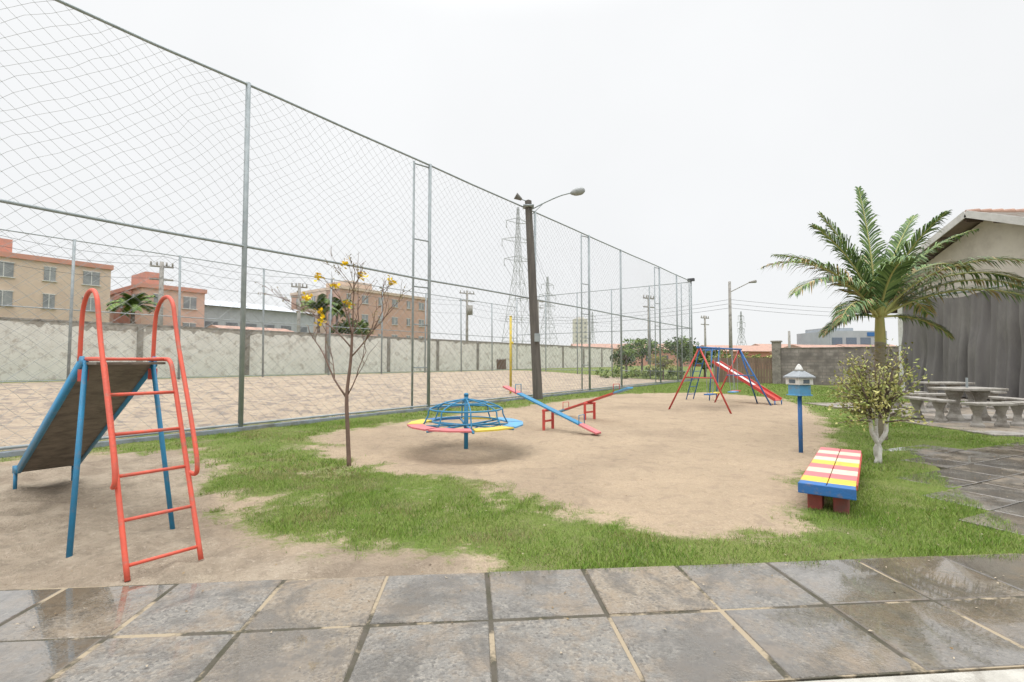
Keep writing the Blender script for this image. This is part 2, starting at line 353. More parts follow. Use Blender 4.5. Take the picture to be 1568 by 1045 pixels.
for w in(-.03,wd+.03):
    mb.beam(SP(1.2,w,1.50),SP(3.75,w,.26),.03,.09); mb.beam(SP(3.745,w,.262),SP(4.05,w,.22),.03,.09); mb.tube([SP(3.95,w,.2),SP(3.95,w,-.02)],.018)
mb.beam(SP(4.04,-.03,.21),SP(4.04,wd+.03,.21),.03,.05)
mb.obj('frame_legs_and_side_rails',TEAL,sl,True)
mb=MB(); mb.beam(SP(1.22,-.02,1.43),SP(1.22,-.02,1.33),.05,.05);mb.beam(SP(1.22,wd+.02,1.43),SP(1.22,wd+.02,1.33),.05,.05); mb.obj('brackets',RED,sl)
mb=MB()
for s0,z0,s1,z1 in((.88,1.49,1.22,1.49),(1.22,1.488,3.75,.245),(3.75,.245,4.03,.205)):
    p=[SP(s0,-.012,z0),SP(s0,wd+.012,z0),SP(s1,wd+.012,z1),SP(s1,-.012,z1)]
    mb.add(p+[q-Vector((0,0,.02)) for q in p],[(0,1,2,3),(7,6,5,4),(0,4,5,1),(1,5,6,2),(2,6,7,3),(3,7,4,0)])
mb.obj('chute',mat('weathered_plywood',(.21,.18,.15),(.14,.12,.10),scale=5,stretch=(1,1,3),dirt=(.08,.07,.06),dscale=6,rough=.7,bump=.25),sl)

# ---------------------------------------------------------------- carousel
ca=group('merry_go_round',(-.77,8.17,0),R(12))
mb=MB(); mb.tube([(0,0,-.05),(0,0,.92)],.036,14); mb.tube([(0,0,.92),(0,0,.96)],[.045,.03],14)
def ring(r,z,k=48): return [(r*math.cos(2*math.pi*i/k),r*math.sin(2*math.pi*i/k),z) for i in range(k)]
mb.tube(ring(.60,.70),.014,8,closed=True); mb.tube(ring(.36,.80),.012,8,closed=True); mb.tube(ring(.56,.50),.013,8,closed=True)
for i in range(8):
    a=i*math.pi/4; c,s_=math.cos(a),math.sin(a)
    mb.tube(smooth_pts([(c*.03,s_*.03,.86),(c*.36,s_*.36,.80),(c*.60,s_*.60,.70),(c*.63,s_*.63,.60),(c*.70,s_*.70,.46)],3),.012,8)
    mb.beam((c*.04,s_*.04,.425),(c*.95,s_*.95,.425),.03,.025)
    mb.tube([(c*.04,s_*.04,.30),(c*.6,s_*.6,.42)],.010,6)
mb.obj('blue_frame',TEAL,ca,True)
cols=[SKYB,YEL,BLUE,YEL,PINK,PINK,YEL,SKYB]
for i in range(8):
    mb=MB(); a0=i*math.pi/4+.03; a1=(i+1)*math.pi/4-.03; vs=[];k=2
    for z in(.44,.465):
        for r in(.72,.97):
            for j in range(k+1):
                a=a0+(a1-a0)*j/k; vs.append((r*math.cos(a),r*math.sin(a),z))
    q=k+1; fs=[]
    for j in range(k):
        fs+= [(j,j+1,q+j+1,q+j)[::-1],(2*q+j,2*q+j+1,3*q+j+1,3*q+j),(q+j,q+j+1,3*q+j+1,3*q+j),(j+1,j,2*q+j,2*q+j+1)]
    fs+=[(0,q,3*q,2*q),(k,2*q+k,3*q+k,q+k)]
    mb.add(vs,fs); mb.obj('seat_board_%d'%(i+1),cols[i],ca)

# ---------------------------------------------------------------- seesaws
def seesaw(name,piv,half,zl,zh,mc,me_):
    gsw=group(name); P=Vector((*piv,0)); H=Vector((*half,0)); hn=H.normalized(); sn=Vector((-hn.y,hn.x,0))
    zc=(zl+zh)/2
    def bp_(t): return P+H*t+Vector((0,0,zc+(zh-zl)/2*t))
    mb=MB(); mb.beam(bp_(-.66),bp_(.66),.17,.035); mb.obj('board',mc,gsw,bevel=.006)
    mb=MB(); mb.beam(bp_(-1),bp_(-.663),.19,.04); mb.beam(bp_(.663),bp_(1),.19,.04); mb.obj('end_seats',me_,gsw,bevel=.006)
    mb=MB()
    for sg in(-1,1):
        b0=P+sn*(sg*.16); mb.beam(b0+Vector((0,0,-.03)),b0+Vector((0,0,zc-.03)),.06,.06)
    mb.tube([P+sn*-.19+Vector((0,0,zc-.045)),P+sn*.19+Vector((0,0,zc-.045))],.03,10); mb.beam(P-sn*.16+Vector((0,0,.2)),P+sn*.16+Vector((0,0,.2)),.04,.04)
    mb.obj('stand',RED,gsw,bevel=.005)
    mb=MB()
    for t in(-.68,.68):
        c=bp_(t); u=Vector((0,0,.2)); mb.tube([c-sn*.1+Vector((0,0,.01)),c-sn*.1+u,c+sn*.1+u,c+sn*.1+Vector((0,0,.01))],.01,6)
    mb.obj('handles',mc,gsw,True)
seesaw('seesaw',(.79,10.6),(-.95,.84),.05,.9,TEAL,PINK)
seesaw('seesaw',(1.98,12.4),(.76,-1.17),.05,.88,RED,SKYB)

# ---------------------------------------------------------------- swings
sw=group('swing_set'); a1=Vector((5.6,14.45,0)); ax=Vector((.7,.714,0)); cr_=Vector((.714,-.70,0)); hs=1.9; Ls=3.3
mb=MB(); mb2=MB()
for i,t in enumerate((0,Ls)):
    ap=a1+ax*t+Vector((0,0,hs))
    for sg in(-1,1):
        (mb if i==0 or sg<0 else mb2).tube([ap,a1+ax*t+cr_*(sg*.95)-ax*(.12 if i==0 else -.12)-Vector((0,0,.03))],.026,10)
    p=a1+ax*t; (mb if i==0 else mb2).tube([p+cr_*-.45+Vector((0,0,1.0)),p+cr_*.45+Vector((0,0,1.0))],.018,8)
ap=a1+ax*Ls+Vector((0,0,hs)); mb2.tube([a1-ax*.15+Vector((0,0,hs)),a1+ax*(Ls+.15)+Vector((0,0,hs))],.030,12)
mb2.tube([ap,a1+ax*(Ls+.8)+cr_*.3-Vector((0,0,.03))],.024,10)
mb.obj('red_a_frames',RED,sw,True); mb2.obj('blue_beam_and_legs',BLUE,sw,True)
ch=MB()
for k,(t,swg,ml) in enumerate(((.6,.05,BLUE),(1.4,-.1,YEL),(2.3,.12,SKYB),(2.85,0,RED))):
    c=a1+ax*t+cr_*swg+Vector((0,0,.48))
    for e in(-.2,.2): ch.tube([a1+ax*(t+e)+Vector((0,0,hs-.03)),c+ax*e],.008,6)
    b_=MB(); b_.beam(c-ax*.23,c+ax*.23,.2,.035); b_.obj('seat_%d'%(k+1),ml,sw,bevel=.005)
ch.obj('chains',GALV,sw)
s2=group('small_slide'); mb=MB(); bl=MB(); rd=MB()
p0=Vector((7.75,18.4,1.45)); p1=Vector((9.1,16.6,.15)); sd_=Vector((.8,.6,0))*.24; pm=p0.lerp(p1,.62)
mb.beam(p0,pm,.44,.02); rd.beam(pm,p1,.44,.02)
for sg in(-1,1):
    rd.beam(p0+sd_*sg+Vector((0,0,.03)),p1+sd_*sg+Vector((0,0,.03)),.035,.10)
    bl.tube([p0+sd_*sg+Vector((0,0,.5)),p0+sd_*sg-Vector((.1,-.1,1.5))],.022,8); bl.tube([p0+sd_*sg+Vector((0,0,.5)),p0+sd_*sg+Vector((-.35,.35,.45)),p0+sd_*sg+Vector((-.75,.75,-1.5))],.022,8)
    bl.tube([p1+sd_*sg,p1+sd_*sg-Vector((0,0,.17))],.02,8)
for k in range(5):
    z=-1.25+k*.3; f=-.75+(.4*(z+1.5)/1.95); bl.tube([p0+sd_+Vector((f,-f,z)),p0-sd_+Vector((f,-f,z))],.014,6)
mb.obj('chute',WHITE,s2); rd.obj('side_rails_and_run_out',RED,s2); bl.obj('ladder_and_legs',BLUE,s2,True)

# ---------------------------------------------------------------- box on post
bx=group('house_shaped_box',(4.74,8.0,0),.25)
mb=MB(); mb.tube([(0,0,-.05),(0,0,.96)],.032,14); mb.obj('post',BLUE,bx,True)
mb=MB(); mb.box((0,0,1.02),(.23,.23,.17)); mb.box((0,0,.94),(.27,.27,.018)); mb.obj('lower_box',SKYB,bx,bevel=.006)
mb=MB(); mb.box((0,0,1.165),(.28,.28,.11)); mb.obj('upper_box',WHITE,bx,bevel=.006)
mb=MB(); mb.box((0,0,1.23),(.33,.33,.02)); mb.add([(-.165,-.165,1.243),(.165,-.165,1.243),(.165,.165,1.243),(-.165,.165,1.243),(-.05,-.05,1.34),(.05,-.05,1.34),(.05,.05,1.34),(-.05,.05,1.34)],[(0,1,5,4),(1,2,6,5),(2,3,7,6),(3,0,4,7)]); mb.obj('roof',mat('grey_roof',(.33,.35,.37),rough=.6),bx)
mb=MB(); mb.lathe((0,0,1.34),[(.07,0),(.06,.03),(.035,.08),(.008,.11)],12); mb.obj('cap',WHITE,bx,True)
mb=MB()
for q in(0,1,2,3):
    a=q*math.pi/2; mb.box((.1425*math.cos(a),.1425*math.sin(a),1.165),(.006 if q%2==0 else .12,.12 if q%2==0 else .006,.06))
mb.obj('openings',mat('dark_opening',(.12,.15,.18)),bx)

# ---------------------------------------------------------------- painted bench
d_=Vector((1.5,2.0,0)); ln=d_.length; bn=group('painted_bench',(3.11,4.84,0),math.atan2(2.0,1.5)); bandc=[BLUE,YEL,PINK,CREAM,PINK,YEL,CREAM,PINK,CREAM,PINK]
hw=.235; x0=0; lens=[.12]+[ (ln-.12)/9 ]*9
for i,w_ in enumerate(lens):
    mb=MB()
    for sg in(-1,1): mb.box((x0+w_/2,sg*(hw/2+.0025),.235),(w_-.002,hw-.003,.07))
    mb.obj('slab_band_%d'%(i+1),bandc[i],bn,bevel=.005); x0+=w_
mb=MB(); mb.box((-.012,0,.218),(.03,.485,.105)); mb.obj('end_board',BLUE,bn,bevel=.008)
mb=MB(); 
for sg in(-1,1):
    mb.box((1.3,sg*.241,.228),(2.1,.012,.05))
mb.obj('side_edges',RED,bn)
mb=MB()
for xx in(.22,1.2,2.25):
    for sg in(-1,1): mb.box((xx,sg*.11,.075),(.24,.13,.25))
    mb.box((xx,0,.155),(.16,.12,.06))
mb.obj('legs',mat('red_brick_leg',(.35,.08,.065),(.23,.07,.06),scale=12,dirt=(.14,.1,.09)),bn,bevel=.012)

# ---------------------------------------------------------------- fences
HF=7.6
nf=group('sports_court_fence',(O[0],O[1],0),ROT)
mb=MB()
def spix(Yv): return (Yv-10.45)/.804
pole_s=[spix(6.05)-5.5,spix(6.05),0,spix(14.87),spix(19.6),spix(23.4),spix(26.4),spix(31.3),spix(34.1),spix(36.9)]
for i,s_ in enumerate(pole_s): mb.tube([(s_,0,-.1),(s_,0,HF+.04)],.052,12)
SE=pole_s[-1]; S0=pole_s[0]
for z in(HF,4.0): mb.tube([(s_,(rng.uniform(-.02,.02)),z+rng.uniform(-.02,.02)) for s_ in np.linspace(S0,SE,20)],.030,8)
for z in(.14,): mb.tube([(S0,0,z),(SE,0,z)],.026,8)
for Yp in(14.87,23.4,31.3):
    s_=spix(Yp); s2_=s_-.55
    mb.tube([(s2_,.12,-.1),(s2_,.12,HF-.02)],.033,8)
    for z in(HF-.08,5.2,3.75,2.6,1.3): mb.tube([(s_,0,z),(s2_,.12,z)],.022,6)
mb.obj('posts_and_rails',GALV,nf,True)
NETM=mat('net_cord',(.36,.37,.37),(.28,.29,.29),rough=.9,detail=1)
def net(name,parent,s0,s1,z0,z1,cell,r,nseg,seed,zf=None):
    mb=MB(); H=z1-z0; slope=.9
    def q(s_,z):
        edge=min(1,(z-z0)/.5,(z1-z)/.5)
        ds=(vnoise(s_,z,.7,seed)-.5)*.16*edge+(vnoise(s_,z,2.6,seed+4)-.5)*.10*edge
        dz=(vnoise(s_,z,.6,seed+9)-.5)*.14*edge+(vnoise(s_,z,2.9,seed+14)-.5)*.09*edge; dy=(vnoise(s_,z,.35,seed+5)-.5)*.2*edge
        return (s_+float(ds),float(dy),z+float(dz))
    w=H/slope; k=int((s1-s0+w)/cell)
    for fam in(0,1):
        for i in range(k):
            a=s0-w+i*cell+rng.uniform(-.02,.02)
            pts=[]
            for j in range(nseg+1):
                t=j/nseg; s_=a+w*t; z=z0+H*t if fam==0 else z1-H*t
                if s0<=s_<=s1: pts.append(q(s_,z))
            if len(pts)>1: mb.tube(pts,r,3,cap=False)
    mb.obj(name,NETM,parent)
net('net_lower',nf,S0,SE,.14,4.0,.27,.0028,14,1); net('net_upper',nf,S0,SE,4.0,HF,.27,.0030,14,2)
mb=MB(); mb.box((SE/2+S0/2,0,.02),(SE-S0,.12,.13)); mb.obj('concrete_curb',mat('curb_blue_grey',(.27,.31,.36),(.23,.24,.24),scale=3,dirt=(.12,.12,.1)),nf,bevel=.01)

ff=group('sports_court_fence',(L(0,16.5)[0],L(0,16.5)[1],.58),ROT)
mb=MB(); f0=-18; f1=SE
ps=list(np.arange(-16,SE+.1,4.1))
for s_ in ps:
    tl=rng.uniform(-.12,.12); mb.tube([(s_,0,-.1),(s_+tl,0,6.15+(.8 if rng.random()<.3 else 0))],.055,8)
for z in(6.1,3.1,.1): mb.tube([(f0,0,z),(f1,0,z)],.026,6)
mb.obj('posts_and_rails',GALV,ff,True); net('net',ff,f0,f1,.1,6.1,.55,.0035,8,3)
ef=group('sports_court_fence',(L(SE,0)[0],L(SE,0)[1],0),ROT+math.pi/2)
mb=MB()
for k in range(6): mb.tube([(k*3.3,0,-.1),(k*3.3,0,HF)],.05,8)
for z in(HF-.05,4.0,.7): mb.tube([(0,0,z),(16.5,0,z)],.030,6)
for k in(0,.6): mb.tube([(k,.5,0),(k,.5,HF-.2)],.04,6)
mb.obj('posts_and_rails',GALV,ef,True); net('net',ef,0,16.5,.3,HF,.55,.0045,8,6)
mb=MB(); mb.box((0,0,HF+.12),(.5,.25,.22)); mb.tube([(0,0,HF),(0,0,HF+.1)],.05,6); mb.obj('floodlight',mat('dark_metal',(.09,.09,.1)),ef,bevel=.02)

vp=group('volleyball_post',(-.06,22,float(gz(-.06,22)))); mb=MB(); mb.tube([(0,0,-.1),(0,0,3.5)],.055,12); mb.tube([(0,0,3.5),(0,0,3.54)],.065,12); mb.box((.08,0,2.3),(.1,.05,.12)); mb.obj('post',YEL,vp,True)

lp=group('street_lamp',(1.0,18.9,0)); mb=MB()
mb.tube([(.02,0,-.2),(-.22,0,5),(-.36,0,7.85)],[.20,.165,.14],4); mb.obj('pole',DARKP,lp,bevel=.02)
mb=MB(); mb.tube(smooth_pts([(-.3,0,7.45),(.3,-.05,7.75),(.9,-.1,8.0),(1.35,-.1,8.12)],4),.026,8); mb.tube([(-.3,0,7.2),(.2,-.04,7.68)],.015,6)
mb.tube([(-.35,0,7.8),(-.75,-.1,7.9)],.02,6); mb.box((-.35,0,7.6),(.42,.42,.06)); mb.obj('arm',GALV,lp,True)
mb=MB(); mb.tube(smooth_pts([(1.3,-.1,8.10),(1.5,-.1,8.15),(1.75,-.1,8.2),(1.88,-.1,8.2)],4),[.04,.07,.10,.13,.15,.16,.16,.16,.15,.13,.10,.07,.03],12); mb.obj('lamp_head',mat('lamp_grey',(.35,.36,.36),rough=.4),lp,True)
mb=MB(); mb.tube([(-.62,-.1,7.85),(-.86,-.16,7.98)],[.05,.14],12); mb.obj('floodlight',mat('lamp_dark',(.18,.17,.16),rough=.4),lp)
mb=MB(); mb.box((-.02,-.2,2.4),(.22,.12,.32)); mb.obj('meter_box',GALV,lp,bevel=.01)

# ---------------------------------------------------------------- boundary wall
WM=mat('peeling_plaster_wall',(.74,.71,.67),(.64,.61,.57),scale=1.6,dirt=(.44,.39,.35),dscale=2.2,rough=.95,bump=.4,bscale=5,dlo=.52,dhi=.66,detail=6)
CAPM=mat('dark_wall_top',(.20,.18,.16),(.33,.30,.27),scale=2,dirt=(.10,.09,.08),dscale=3)
bw=group('boundary_wall',(L(0,20.9)[0],L(0,20.9)[1],.55),ROT)
mb=MB(); mb.box((25,0,1.40),(78,.18,2.9)); mb.obj('panels',WM,bw)
mb=MB(); mb.box((25,0,2.90),(78,.22,.09)); 
s_=-14+1.3
while s_<64: mb.box((s_,-.11,1.42),(.26,.14,2.85)); s_+=5.6
mb.obj('coping_and_piers',CAPM,bw)
mb=MB(); K=700; vs=[]; fs=[]
for i in range(K+1):
    x=-13.9+77.8*i/K; h=.06+.75*max(0,float(fbm(x,3.3,1.4,61,4))-.42)+.9*max(0,float(fbm(x,9.3,6,65,2))-.62)
    vs+=[(x,-.093,2.85),(x,-.093,2.85-h)]
    if i: a=2*i-2; fs.append((a,a+1,a+3,a+2))
mb.add(vs,fs); mb.obj('damp_stain',mat('damp_stain',(.30,.27,.24),(.42,.38,.34),scale=4,dirt=(.16,.14,.12),dscale=3),bw)
mb=MB(); mb.box((36,-.1,.55),(1.6,.05,1.1)); 
for k in range(6): mb.box((35.3+k*.28,-.14,.6),(.05,.03,1.2))
mb.obj('gate',mat('brown_gate',(.18,.12,.09)),bw)

rw=group('brick_wall',(17.4,31.8,0),math.atan2(-.6,.8))
def brickmat(nm,c1,c2,mo,sc=1):
    m=bpy.data.materials.new(nm); m.use_nodes=True; nt=m.node_tree; nn=nt.nodes; ll=nt.links; b=nn['Principled BSDF']; b.inputs['Roughness'].default_value=.95
    t=nn.new('ShaderNodeTexCoord'); mp=nn.new('ShaderNodeMapping'); mp.inputs['Rotation'].default_value=(R(90),0,0); ll.new(t.outputs['Object'],mp.inputs['Vector'])
    br=nn.new('ShaderNodeTexBrick'); br.inputs['Color1'].default_value=(*c1,1); br.inputs['Color2'].default_value=(*c2,1); br.inputs['Mortar'].default_value=(*mo,1); br.inputs['Scale'].default_value=sc; br.inputs['Brick Width'].default_value=.42; br.inputs['Row Height'].default_value=.2; br.inputs['Mortar Size'].default_value=.015
    ll.new(mp.outputs['Vector'],br.inputs['Vector'])
    no=nn.new('ShaderNodeTexNoise'); no.inputs['Scale'].default_value=1.5; no.inputs['Detail'].default_value=5; ll.new(t.outputs['Object'],no.inputs['Vector'])
    mr=nn.new('ShaderNodeMapRange'); mr.inputs[1].default_value=.4; mr.inputs[2].default_value=.65; ll.new(no.outputs['Fac'],mr.inputs[0])
    mx=nn.new('ShaderNodeMix'); mx.data_type='RGBA'; ll.new(mr.outputs[0],mx.inputs[0]); ll.new(br.outputs['Color'],mx.inputs[6]); mx.inputs[7].default_value=(c1[0]*.45,c1[1]*.45,c1[2]*.45,1)
    ll.new(mx.outputs[2],b.inputs['Base Color']); return m
mb=MB(); mb.box((5,0,1.1),(9.6,.2,2.4)); mb.obj('blocks',brickmat('concrete_blockwork',(.36,.32,.30),(.27,.23,.21),(.19,.175,.16)),rw)
mb=MB(); mb.box((0,0,1.35),(.5,.45,2.75)); mb.box((0,0,2.78),(.62,.57,.1)); mb.box((5,0,2.33),(9.6,.26,.06)); mb.obj('pier_and_coping',CAPM,rw,bevel=.01)
wg=group('wooden_fence',(14.2,34.2,0),math.atan2(-.6,.8)); mb=MB()
for k in range(24): mb.box((.1+k*.165,0,.85+rng.uniform(-.02,.02)),(.15,.03,1.75))
for z in(.4,1.4): mb.box((2,.04,z),(4,.05,.09))
mb.obj('boards',mat('brown_boards',(.24,.17,.13),(.17,.115,.09),scale=3,stretch=(1,1,.2)),wg)

# ---------------------------------------------------------------- foliage helpers
def leaves(mb,c,rad,n_,size,clumps=14,nm=3,flat=.0,aspect=.45):
    cl=[]
    for i in range(clumps):
        while True:
            p=Vector((rng.uniform(-1,1),rng.uniform(-1,1),rng.uniform(-1,1)))
            if .3<p.length<1: break
        cl.append((Vector((p.x*rad[0],p.y*rad[1],p.z*rad[2]))*.8,rng.uniform(.22,.45),rng.randrange(nm)))
    for i in range(n_):
        cc,cs,cm=rng.choice(cl)
        d=Vector((rng.gauss(0,1),rng.gauss(0,1),rng.gauss(0,1))).normalized()*(cs*rng.random()**.4)
        p=Vector(c)+cc+Vector((d.x*rad[0],d.y*rad[1],d.z*rad[2]))
        a=Vector((rng.gauss(0,1),rng.gauss(0,1),rng.gauss(0,.7))).normalized(); b=a.cross(Vector((rng.gauss(0,1),rng.gauss(0,1),rng.gauss(0,1)))).normalized()
        s_=size*rng.uniform(.6,1.4); mi=cm if rng.random()<.7 else rng.randrange(nm)
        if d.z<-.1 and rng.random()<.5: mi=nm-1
        mb.add([p-a*s_,p+b*s_*aspect,p+a*s_,p-b*s_*aspect],[(0,1,2,3)],mi)
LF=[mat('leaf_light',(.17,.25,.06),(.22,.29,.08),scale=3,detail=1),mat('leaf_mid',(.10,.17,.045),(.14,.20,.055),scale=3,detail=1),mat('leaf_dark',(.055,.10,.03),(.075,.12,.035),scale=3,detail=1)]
LY=[mat('leaf_yellow',(.50,.47,.18),(.40,.39,.14),scale=4,detail=1),mat('leaf_yellow_green',(.31,.34,.11),(.25,.29,.08),scale=4,detail=1),mat('leaf_olive',(.17,.19,.06),(.22,.18,.09),scale=4,detail=1)]
BARK=mat('bark',(.20,.155,.125),(.13,.10,.08),scale=14,bump=.5)
WBARK=mat('whitewashed_bark',(.66,.64,.60),(.50,.47,.43),scale=10,dirt=(.26,.22,.18),dscale=8)

# variegated bush
bu=group('variegated_shrub',(5.43,7.23,0)); mb=MB()
for a,b_,r0 in(((-.04,0),(-.10,.0),.036),((.04,.03),(.11,-.03),.036),((0,-.03),(.03,.06),.030)):
    mb.tube(smooth_pts([(a[0],a[1],-.03),(a[0]*-.6,a[1]*.5,.2),(b_[0]*.8,b_[1],.42),(b_[0]*1.0,b_[1],.58),(b_[0]*1.6,b_[1],.9)],3),[r0-(.001*i) for i in range(13)],8)
mb.obj('trunks',WBARK,bu,True)
mb=MB(); tp=[]
for i in range(70):
    a=rng.uniform(0,6.28); e=rng.uniform(-.15,1.5); ln_=rng.uniform(.35,.75)
    s0=(.1*math.cos(a),.1*math.sin(a),.60+rng.uniform(0,.35)); e0=(s0[0]+ln_*math.cos(a)*math.cos(e)*.85,s0[1]+ln_*math.sin(a)*math.cos(e)*.8,s0[2]+ln_*math.sin(e)*1.1+.05)
    mb.tube([s0,((s0[0]+e0[0])/2,(s0[1]+e0[1])/2,(s0[2]+e0[2])/2+.03),e0],[.012,.009,.004],5); tp.append((Vector(s0),Vector(e0)))
mb.obj('branches',BARK,bu,True)
mb=MB()
for s0,e0 in tp:
    cm=rng.choice((0,0,1,1,2))
    for j in range(42):
        t=rng.uniform(.25,1.08); p=s0.lerp(e0,t)+Vector((rng.gauss(0,.05),rng.gauss(0,.05),rng.gauss(0,.05)))
        a=(e0-s0).normalized()*.7+Vector((rng.gauss(0,.7),rng.gauss(0,.7),rng.gauss(0,.5))); a.normalize(); b=a.cross(Vector((rng.gauss(0,1),rng.gauss(0,1),rng.gauss(0,1)))).normalized(); s_=rng.uniform(.018,.036)
        mb.add([p-a*s_,p+b*s_*.5,p+a*s_,p-b*s_*.5],[(0,1,2,3)],cm if rng.random()<.6 else rng.randrange(3))
mb.obj('foliage',LY,bu)

# palm
pc=Vector((7.07,9.3,0)); pa=group('palm_tree',pc); mb=MB()
mb.tube(smooth_pts([(.0,0,-.1),(.0,0,.3),(0,0,1.2),(.02,0,1.9)],5),[.12]+[.085+.006*(i%2) for i in range(15)],12); mb.obj('trunk',mat('palm_trunk',(.24,.21,.15),(.17,.15,.10),scale=10,stretch=(1,1,4),bump=.5),pa,True)
mb=MB(); mb.tube(smooth_pts([(.02,0,1.8),(.02,0,2.1),(.02,0,2.35),(.0,0,2.6)],4),[.085,.088,.088,.085,.085,.08,.078,.075,.07,.065,.06,.05,.04],12); mb.obj('crownshaft',mat('crownshaft_green',(.28,.32,.10),(.36,.30,.12),scale=8,stretch=(1,1,.3)),pa,True)
rach=MB(); lf=MB()
fr=[(95,88,2.7,12),(165,78,2.3,26),(15,78,2.3,30),(182,60,2.65,84),(200,50,2.4,92),(352,48,2.85,80),(10,62,2.6,84),(150,66,2.3,60),(60,70,2.2,55),(320,58,2.3,80),(250,62,2.0,80),(335,34,2.5,70),(30,35,2.3,70),(215,30,1.8,80),(180,76,2.2,44),(345,72,2.35,60),(285,75,2.1,45),(358,38,2.9,60),(190,10,1.3,60),(340,5,1.2,60)]
for (az,el,ln_,dr) in fr:
    az=R(az); hd=Vector((math.cos(az),math.sin(az),0)); p=Vector((0,0,2.35))+hd*.05; pts=[p.copy()]; dirs=[]; K=22
    for i in range(K):
        t=i/K; an=R(el-dr*t**1.15); d=hd*math.cos(an)+Vector((0,0,math.sin(an))); p=p+d*(ln_/K); pts.append(p.copy()); dirs.append(d)
    dirs.append(dirs[-1]); rach.tube(pts,[.022*(1-i/(K+1))+.004 for i in range(K+1)],6)
    side=Vector((-hd.y,hd.x,0)); dry=rng.random()<.2
    for i in range(130):
        t=.12+.88*(i//2)/65; f=t*K; k=min(int(f),K-1); c=pts[k].lerp(pts[k+1],f-k); d=dirs[k]; up=side.cross(d)*-1
        if up.z<0: up=-up
        sg=1 if i%2 else -1
        ll_=.66*math.sin(math.pi*min(1,.14+t*.84))**.5*(1-.3*t)*rng.uniform(.82,1.12)*min(1,ln_/2)
        ld=(side*sg*.72+d*(.60+.5*t)+up*.22+Vector((rng.gauss(0,.08),rng.gauss(0,.08),rng.gauss(0,.08)))).normalized()
        wv=ld.cross(up).normalized()*.015
        g_=Vector((0,0,-1)); dro=rng.uniform(.7,1.5)
        m0=c+ld*ll_*.33+g_*ll_*.02; m1=c+ld*ll_*.66+g_*ll_*.12*dro; e=c+ld*ll_*.93+g_*ll_*.40*dro
        mi=rng.choice((0,0,1,1,2)) if el>50 else rng.choice((0,1,1,2,3))
        if dry and rng.random()<.3: mi=3
        lf.add([c-wv*.6,c+wv*.6,m0+wv,m0-wv,m1+wv*.9,m1-wv*.9,e],[(0,1,2,3),(3,2,4,5),(5,4,6)],mi)
rach.obj('frond_stems',mat('frond_stem',(.40,.42,.15),(.46,.40,.17),scale=4),pa,True)
lf.obj('frond_leaflets',[mat('palm_leaf_a',(.18,.27,.09),(.23,.31,.12),scale=2,detail=1),mat('palm_leaf_b',(.12,.20,.07),rough=.5,detail=1),mat('palm_leaf_c',(.07,.12,.045),rough=.5,detail=1),mat('palm_leaf_dry',(.38,.28,.14),rough=.7,detail=1)],pa)

# bare sapling with yellow flowers
sp=group('flowering_sapling',(-2.35,7.05,0)); br=MB(); tips=[]
def branch(p,d,ln,r,depth):
    pts=[p.copy()]; k=5
    for i in range(k):
        d=(d+Vector((rng.gauss(0,.11),rng.gauss(0,.11),rng.gauss(.02,.07)))).normalized(); p=p+d*(ln/k); pts.append(p.copy())
        if depth>=2: tips.append((p.copy(),d.copy()))
    br.tube(pts,[r*(1-.45*i/k) for i in range(k+1)],6)
    if depth<4:
        for j in range(3 if depth<3 else 2):
            q=pts[rng.choice((2,3,4,5))]; a=rng.uniform(0,6.28); sp_=rng.uniform(.45,.95)
            nd=(d+Vector((math.cos(a),math.sin(a),rng.uniform(-.1,.4)))*sp_).normalized(); branch(q,nd,ln*rng.uniform(.5,.72),max(.0035,r*.55),depth+1)
br.tube(smooth_pts([(0,0,-.05),(-.03,0,.5),(-.05,.0,1.0),(.0,0,1.5),(.02,0,2.0)],4),[.034,.033,.032,.031,.03,.03,.029,.028,.026,.025,.024,.023,.022,.021,.02,.018,.016],8)
branch(Vector((-.04,0,.95)),Vector((-.55,0,.8)),.85,.016,2); branch(Vector((-.04,0,1.0)),Vector((.35,.1,.9)),.7,.010,2)
branch(Vector((.0,0,1.55)),Vector((.6,.1,.8)),.85,.013,1); branch(Vector((0,0,1.7)),Vector((-.55,0,.8)),.8,.012,1); branch(Vector((.02,0,2.0)),Vector((.05,.0,1)),.6,.012,1); branch(Vector((.02,0,1.9)),Vector((.3,.3,.8)),.65,.010,2); branch(Vector((.02,0,1.85)),Vector((-.1,-.5,.8)),.6,.010,2); branch(Vector((.02,0,1.75)),Vector((-.4,.3,.8)),.6,.010,2)
br.obj('trunk_and_branches',mat('sapling_bark',(.21,.135,.105),(.15,.10,.08),scale=12),sp,True)
mb=MB()
for p,d in tips:
    if p.z<1.7 and rng.random()<.6: continue
    if rng.random()<.4:
        a=Vector((rng.gauss(0,1),rng.gauss(0,1),rng.gauss(0,1))).normalized(); b=a.cross(d).normalized(); s_=.02; mb.add([p,p+a*s_+b*s_*.5,p+a*s_*2,p+a*s_-b*s_*.5],[(0,1,2,3)],0)
FLOW=[(-.45,-.1,2.68),(-.42,.05,2.28),(-.34,0,2.5),(-.1,0,2.85),(.62,0,2.62),(-.36,0,2.18),(-.55,0,2.45),(-.6,0,2.6),(.15,0,2.75),(-.25,0,2.35)]
for fx,fy,fz in FLOW:
    t=min(tips,key=lambda q:(q[0]-Vector((fx,fy,fz))).length)[0]
    for k in range(14):
        c=t+Vector((rng.gauss(0,.03),rng.gauss(0,.03),rng.gauss(0,.03))); a=Vector((rng.gauss(0,1),rng.gauss(0,1),rng.gauss(0,1))).normalized(); b=a.cross(Vector((.3,.5,.8))).normalized(); s_=.028
        mb.add([c-a*s_,c+b*s_,c+a*s_,c-b*s_],[(0,1,2,3)],1)
